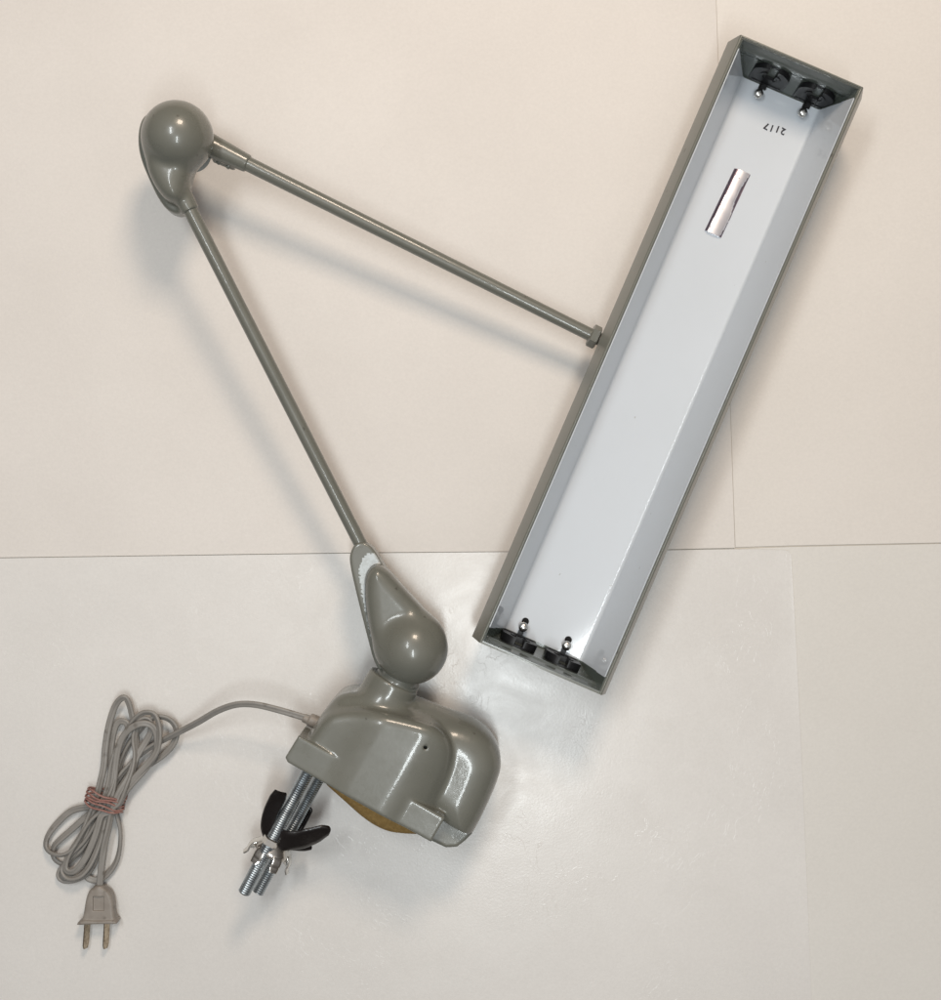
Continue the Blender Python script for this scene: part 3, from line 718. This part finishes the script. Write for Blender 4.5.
# ------------------------------------------------------------------ cord
def ZA(x, y, z): return P(40+x/6.273, 690+y/6.273, z)
def ZB(x, y, z): return P(40+x/6.273, 810+y/6.273, z)
cp = [P(322, 723, 50), P(312, 720, 51), P(296, 715, 52), P(275, 709, 53), P(255, 704.5, 52), P(236, 704.5, 48), P(217, 711, 40), P(200, 721, 30), P(185, 729, 22),
      ZA(800, 300, 15), ZA(690, 360, 10), ZA(600, 430, 8), ZA(500, 540, 8), ZA(455, 620, 8), ZA(405, 720, 7),
      # B1 outer left loop
      ZA(330, 730, 7), ZB(205, 0, 6), ZB(120, 70, 5), ZB(55, 150, 5), ZB(33, 225, 6), ZB(70, 272, 9), ZB(140, 283, 13), ZB(210, 245, 14), ZB(260, 160, 13), ZB(300, 60, 12),
      # up to T1
      ZA(340, 720, 12), ZA(370, 610, 11), ZA(400, 480, 10), ZA(408, 370, 9), ZA(432, 220, 10), ZA(475, 90, 12), ZA(528, 45, 14), ZA(560, 95, 12), ZA(583, 200, 10), ZA(603, 330, 9), ZA(600, 450, 9), ZA(540, 560, 9), ZA(480, 650, 10), ZA(440, 730, 10),
      # B3
      ZB(370, 60, 11), ZB(290, 190, 10), ZB(195, 285, 9), ZB(140, 365, 9), ZB(175, 425, 12), ZB(255, 412, 14), ZB(320, 330, 14), ZB(370, 200, 13), ZB(400, 60, 13),
      # T3
      ZA(430, 730, 14), ZA(455, 620, 14), ZA(470, 500, 14), ZA(485, 390, 14), ZA(515, 300, 15), ZA(575, 235, 17), ZA(650, 208, 18), ZA(712, 235, 16), ZA(735, 310, 15), ZA(725, 400, 14), ZA(660, 500, 14), ZA(580, 590, 14), ZA(515, 680, 13), ZA(480, 760, 12),
      # B6 right loop
      ZB(470, 0, 8), ZB(500, 110, 6), ZB(502, 210, 5), ZB(480, 320, 5), ZB(420, 405, 5), ZB(350, 440, 5), ZB(290, 415, 5), ZB(310, 330, 6), ZB(350, 200, 7), ZB(385, 70, 8),
      # T5
      ZA(420, 740, 8), ZA(470, 640, 7), ZA(560, 560, 7), ZA(680, 470, 8), ZA(770, 410, 10), ZA(835, 340, 11), ZA(858, 265, 11), ZA(830, 200, 11), ZA(765, 168, 12), ZA(690, 185, 11), ZA(620, 260, 8), ZA(560, 340, 6), ZA(515, 430, 5), ZA(475, 560, 5), ZA(410, 660, 6), ZA(365, 740, 7),
      # B2
      ZB(280, 50, 7), ZB(190, 130, 6), ZB(110, 200, 5), ZB(80, 245, 4), ZB(90, 310, 4), ZB(160, 340, 5), ZB(240, 260, 7), ZB(310, 130, 9), ZB(340, 20, 10),
      # T4
      ZA(385, 720, 11), ZA(430, 600, 10), ZA(450, 480, 9), ZA(480, 380, 8), ZA(530, 290, 8), ZA(590, 190, 12), ZA(650, 142, 15), ZA(715, 150, 16), ZA(745, 220, 18), ZA(748, 310, 19), ZA(725, 400, 18), ZA(640, 500, 16), ZA(560, 590, 15), ZA(500, 690, 15), ZA(450, 780, 14),
      # B5
      ZB(350, 110, 9), ZB(270, 250, 6), ZB(170, 330, 4), ZB(118, 395, 4), ZB(145, 440, 5), ZB(235, 432, 6), ZB(320, 370, 6), ZB(370, 240, 6), ZB(430, 60, 7),
      # T2
      ZA(470, 720, 8), ZA(455, 600, 6), ZA(440, 450, 5), ZA(450, 320, 5), ZA(475, 220, 6), ZA(515, 195, 7), ZA(555, 230, 8), ZA(510, 340, 11), ZA(470, 440, 12), ZA(465, 560, 13), ZA(430, 660, 14), ZA(385, 750, 14),
      # B4
      ZB(310, 70, 14), ZB(235, 190, 14), ZB(170, 300, 13), ZB(160, 375, 13), ZB(215, 385, 15), ZB(285, 300, 17), ZB(350, 150, 17), ZB(385, 30, 17),
      # last turn at the top and down to the plug
      ZA(450, 760, 17), ZA(490, 650, 17), ZA(560, 540, 14), ZA(600, 430, 12), ZA(660, 330, 11), ZA(700, 250, 12), ZA(680, 185, 13), ZA(620, 200, 13), ZA(590, 300, 13), ZA(600, 400, 13), ZA(585, 500, 15), ZA(540, 620, 17), ZA(500, 720, 17),
      ZB(455, 0, 16), ZB(430, 110, 15), ZB(402, 230, 14), ZB(385, 350, 12), ZB(376, 440, 10), ZB(374, 500, 9.5)]
path = catmull([tuple(p) for p in cp], 6)
# light smoothing keeps bends springy
Pp = np.array(path)
for _ in range(3): Pp[1:-1] = Pp[1:-1]*.5+(Pp[:-2]+Pp[2:])*.25
seg = np.linalg.norm(np.diff(Pp, axis=0), axis=1); arc = np.concatenate([[0], np.cumsum(seg)])
roll = .9*np.sin(arc/95.0)+.45*np.sin(arc/37.0+1)
w_ = np.clip((arc[-1]-arc)/40, 0, 1)*np.clip((arc-5)/120, 0, 1); roll = roll*w_
rc_ = 1.78; sec = []
for i in range(9): t = math.radians(-125+i*250/8); sec.append((1.6+rc_*math.cos(t), rc_*math.sin(t)))
for i in range(9): t = math.radians(55+i*250/8); sec.append((-1.6+rc_*math.cos(t), rc_*math.sin(t)))
v, f = sweep(Pp, sec, roll=roll)
cord = mesh_obj('power_cord', v, f, CORD, lamp, sharp=70); fixn(cord)
# strain relief
sr = [np.array(P(x, y, 50)) for x, y in ((303, 717.5), (309, 719), (316, 723), (330, 729))]
sdf_obj('cord_grommet', lambda X, Y, Z: smin(cyl(X, Y, Z, sr[1], sr[3], 6.2, 7.6, 1.5), cyl(X, Y, Z, sr[0], sr[2], 4.2, 5, 1), 1.0), sr[0]-np.array((3, 22, 12)), sr[3]+np.array((4, 22, 12)), .8, PLUGM, lamp)

# ---- plug
def Zb2(pts, z): return [tuple(ZB(x, y, z))[:2] for x, y in pts]
pb = smooth_poly(Zb2([(335, 478), (310, 505), (292, 560), (282, 640), (270, 678), (240, 700), (262, 706), (375, 698), (470, 700), (500, 690), (474, 668), (468, 560), (445, 505), (415, 478)], 9), 2)
ins = Zb2([(333, 540), (402, 540), (402, 630), (333, 630)], 14)
def f_plug(X, Y, Z):
    d = slab(pb, X, Y, Z, 2.5, 15.5, 4)
    fl = slab(smooth_poly(Zb2([(238, 703), (275, 676), (375, 682), (470, 676), (498, 690), (490, 702), (375, 700), (260, 708)], 9), 1), X, Y, Z, .8, 17.5, 2)
    d = smin(d, fl, 1.5)
    d = smin(d, cyl(X, Y, Z, ZB(375, 470, 9.5), ZB(373, 545, 10), 5.2, 6.4, 1.5), 2)
    return smax(d, -slab(ins, X, Y, Z, 13.8, 20, .6), .6)
pl = ZB(225, 730, 0)
plug = sdf_obj('plug', f_plug, (pl.x-3, pl.y-3, -1), (ZB(515, 440, 0).x+3, ZB(515, 440, 0).y+3, 21), .6, PLUGM, lamp)
for (xa, xb, rot) in ((297, 284, 0), (419, 410, 0)):
    a = ZB(xa, 700, 9.5); b = ZB(xb, 868, 8.5)
    ax = (b-a).normalized(); L_ = (b-a).length; up = Vector((0, 0, 1)); sd = ax.cross(up)
    w, t = (4.2, .7)
    out = [(-w, 0), (-w, L_-3.5), (-w*.6, L_), (w*.6, L_), (w, L_-3.5), (w, 0)]
    tl = .34
    nd = (up*math.cos(tl)+sd*math.sin(tl))
    td = nd.cross(ax)
    v, f = prism(out, lambda p: a+ax*p[1]+nd*p[0]*1.0-td*t, lambda p: a+ax*p[1]+nd*p[0]*1.0+td*t)
    o = mesh_obj('prong', v, f, BRASS, plug, smooth=False); fixn(o)

# ------------------------------------------------------------------ rubber band round the cord
axis = (ZA(370, 560, 0)-ZA(470, 800, 0)); axis = Vector((axis.x, axis.y, 0)).normalized()
axd = Vector((.24, .97, 0)).normalized()
pc = ZA(428, 672, 0); sidev = Vector((axd.y, -axd.x, 0))
sidev = Vector((ZA(548, 700, 0)-ZA(318, 640, 0))); hw = sidev.length/2+.6; sidev.normalize()
lp = []; turns = 5; random.seed(11)
for k in range(turns*36+1):
    t = k/36*2*math.pi; off = (-8.5+17*k/(turns*36))*1.0+.9*math.sin(t*2.3+1)+.6*math.sin(t*5.1)
    q = pc+axd*off+sidev*hw*math.cos(t)*(1+.02*math.sin(t*3.3))
    z = 10.6+10.6*math.sin(t)
    lp.append((q.x, q.y, max(z, 1.6)))
v, f = sweep(lp, circle(1.0, 8, 1.0))
rb = mesh_obj('rubber_band', v, f, BAND, None, sharp=80); fixn(rb)
tag(rb, 'reddish brown rubber band wound round the middle of the coiled grey cord', 'rubber band')
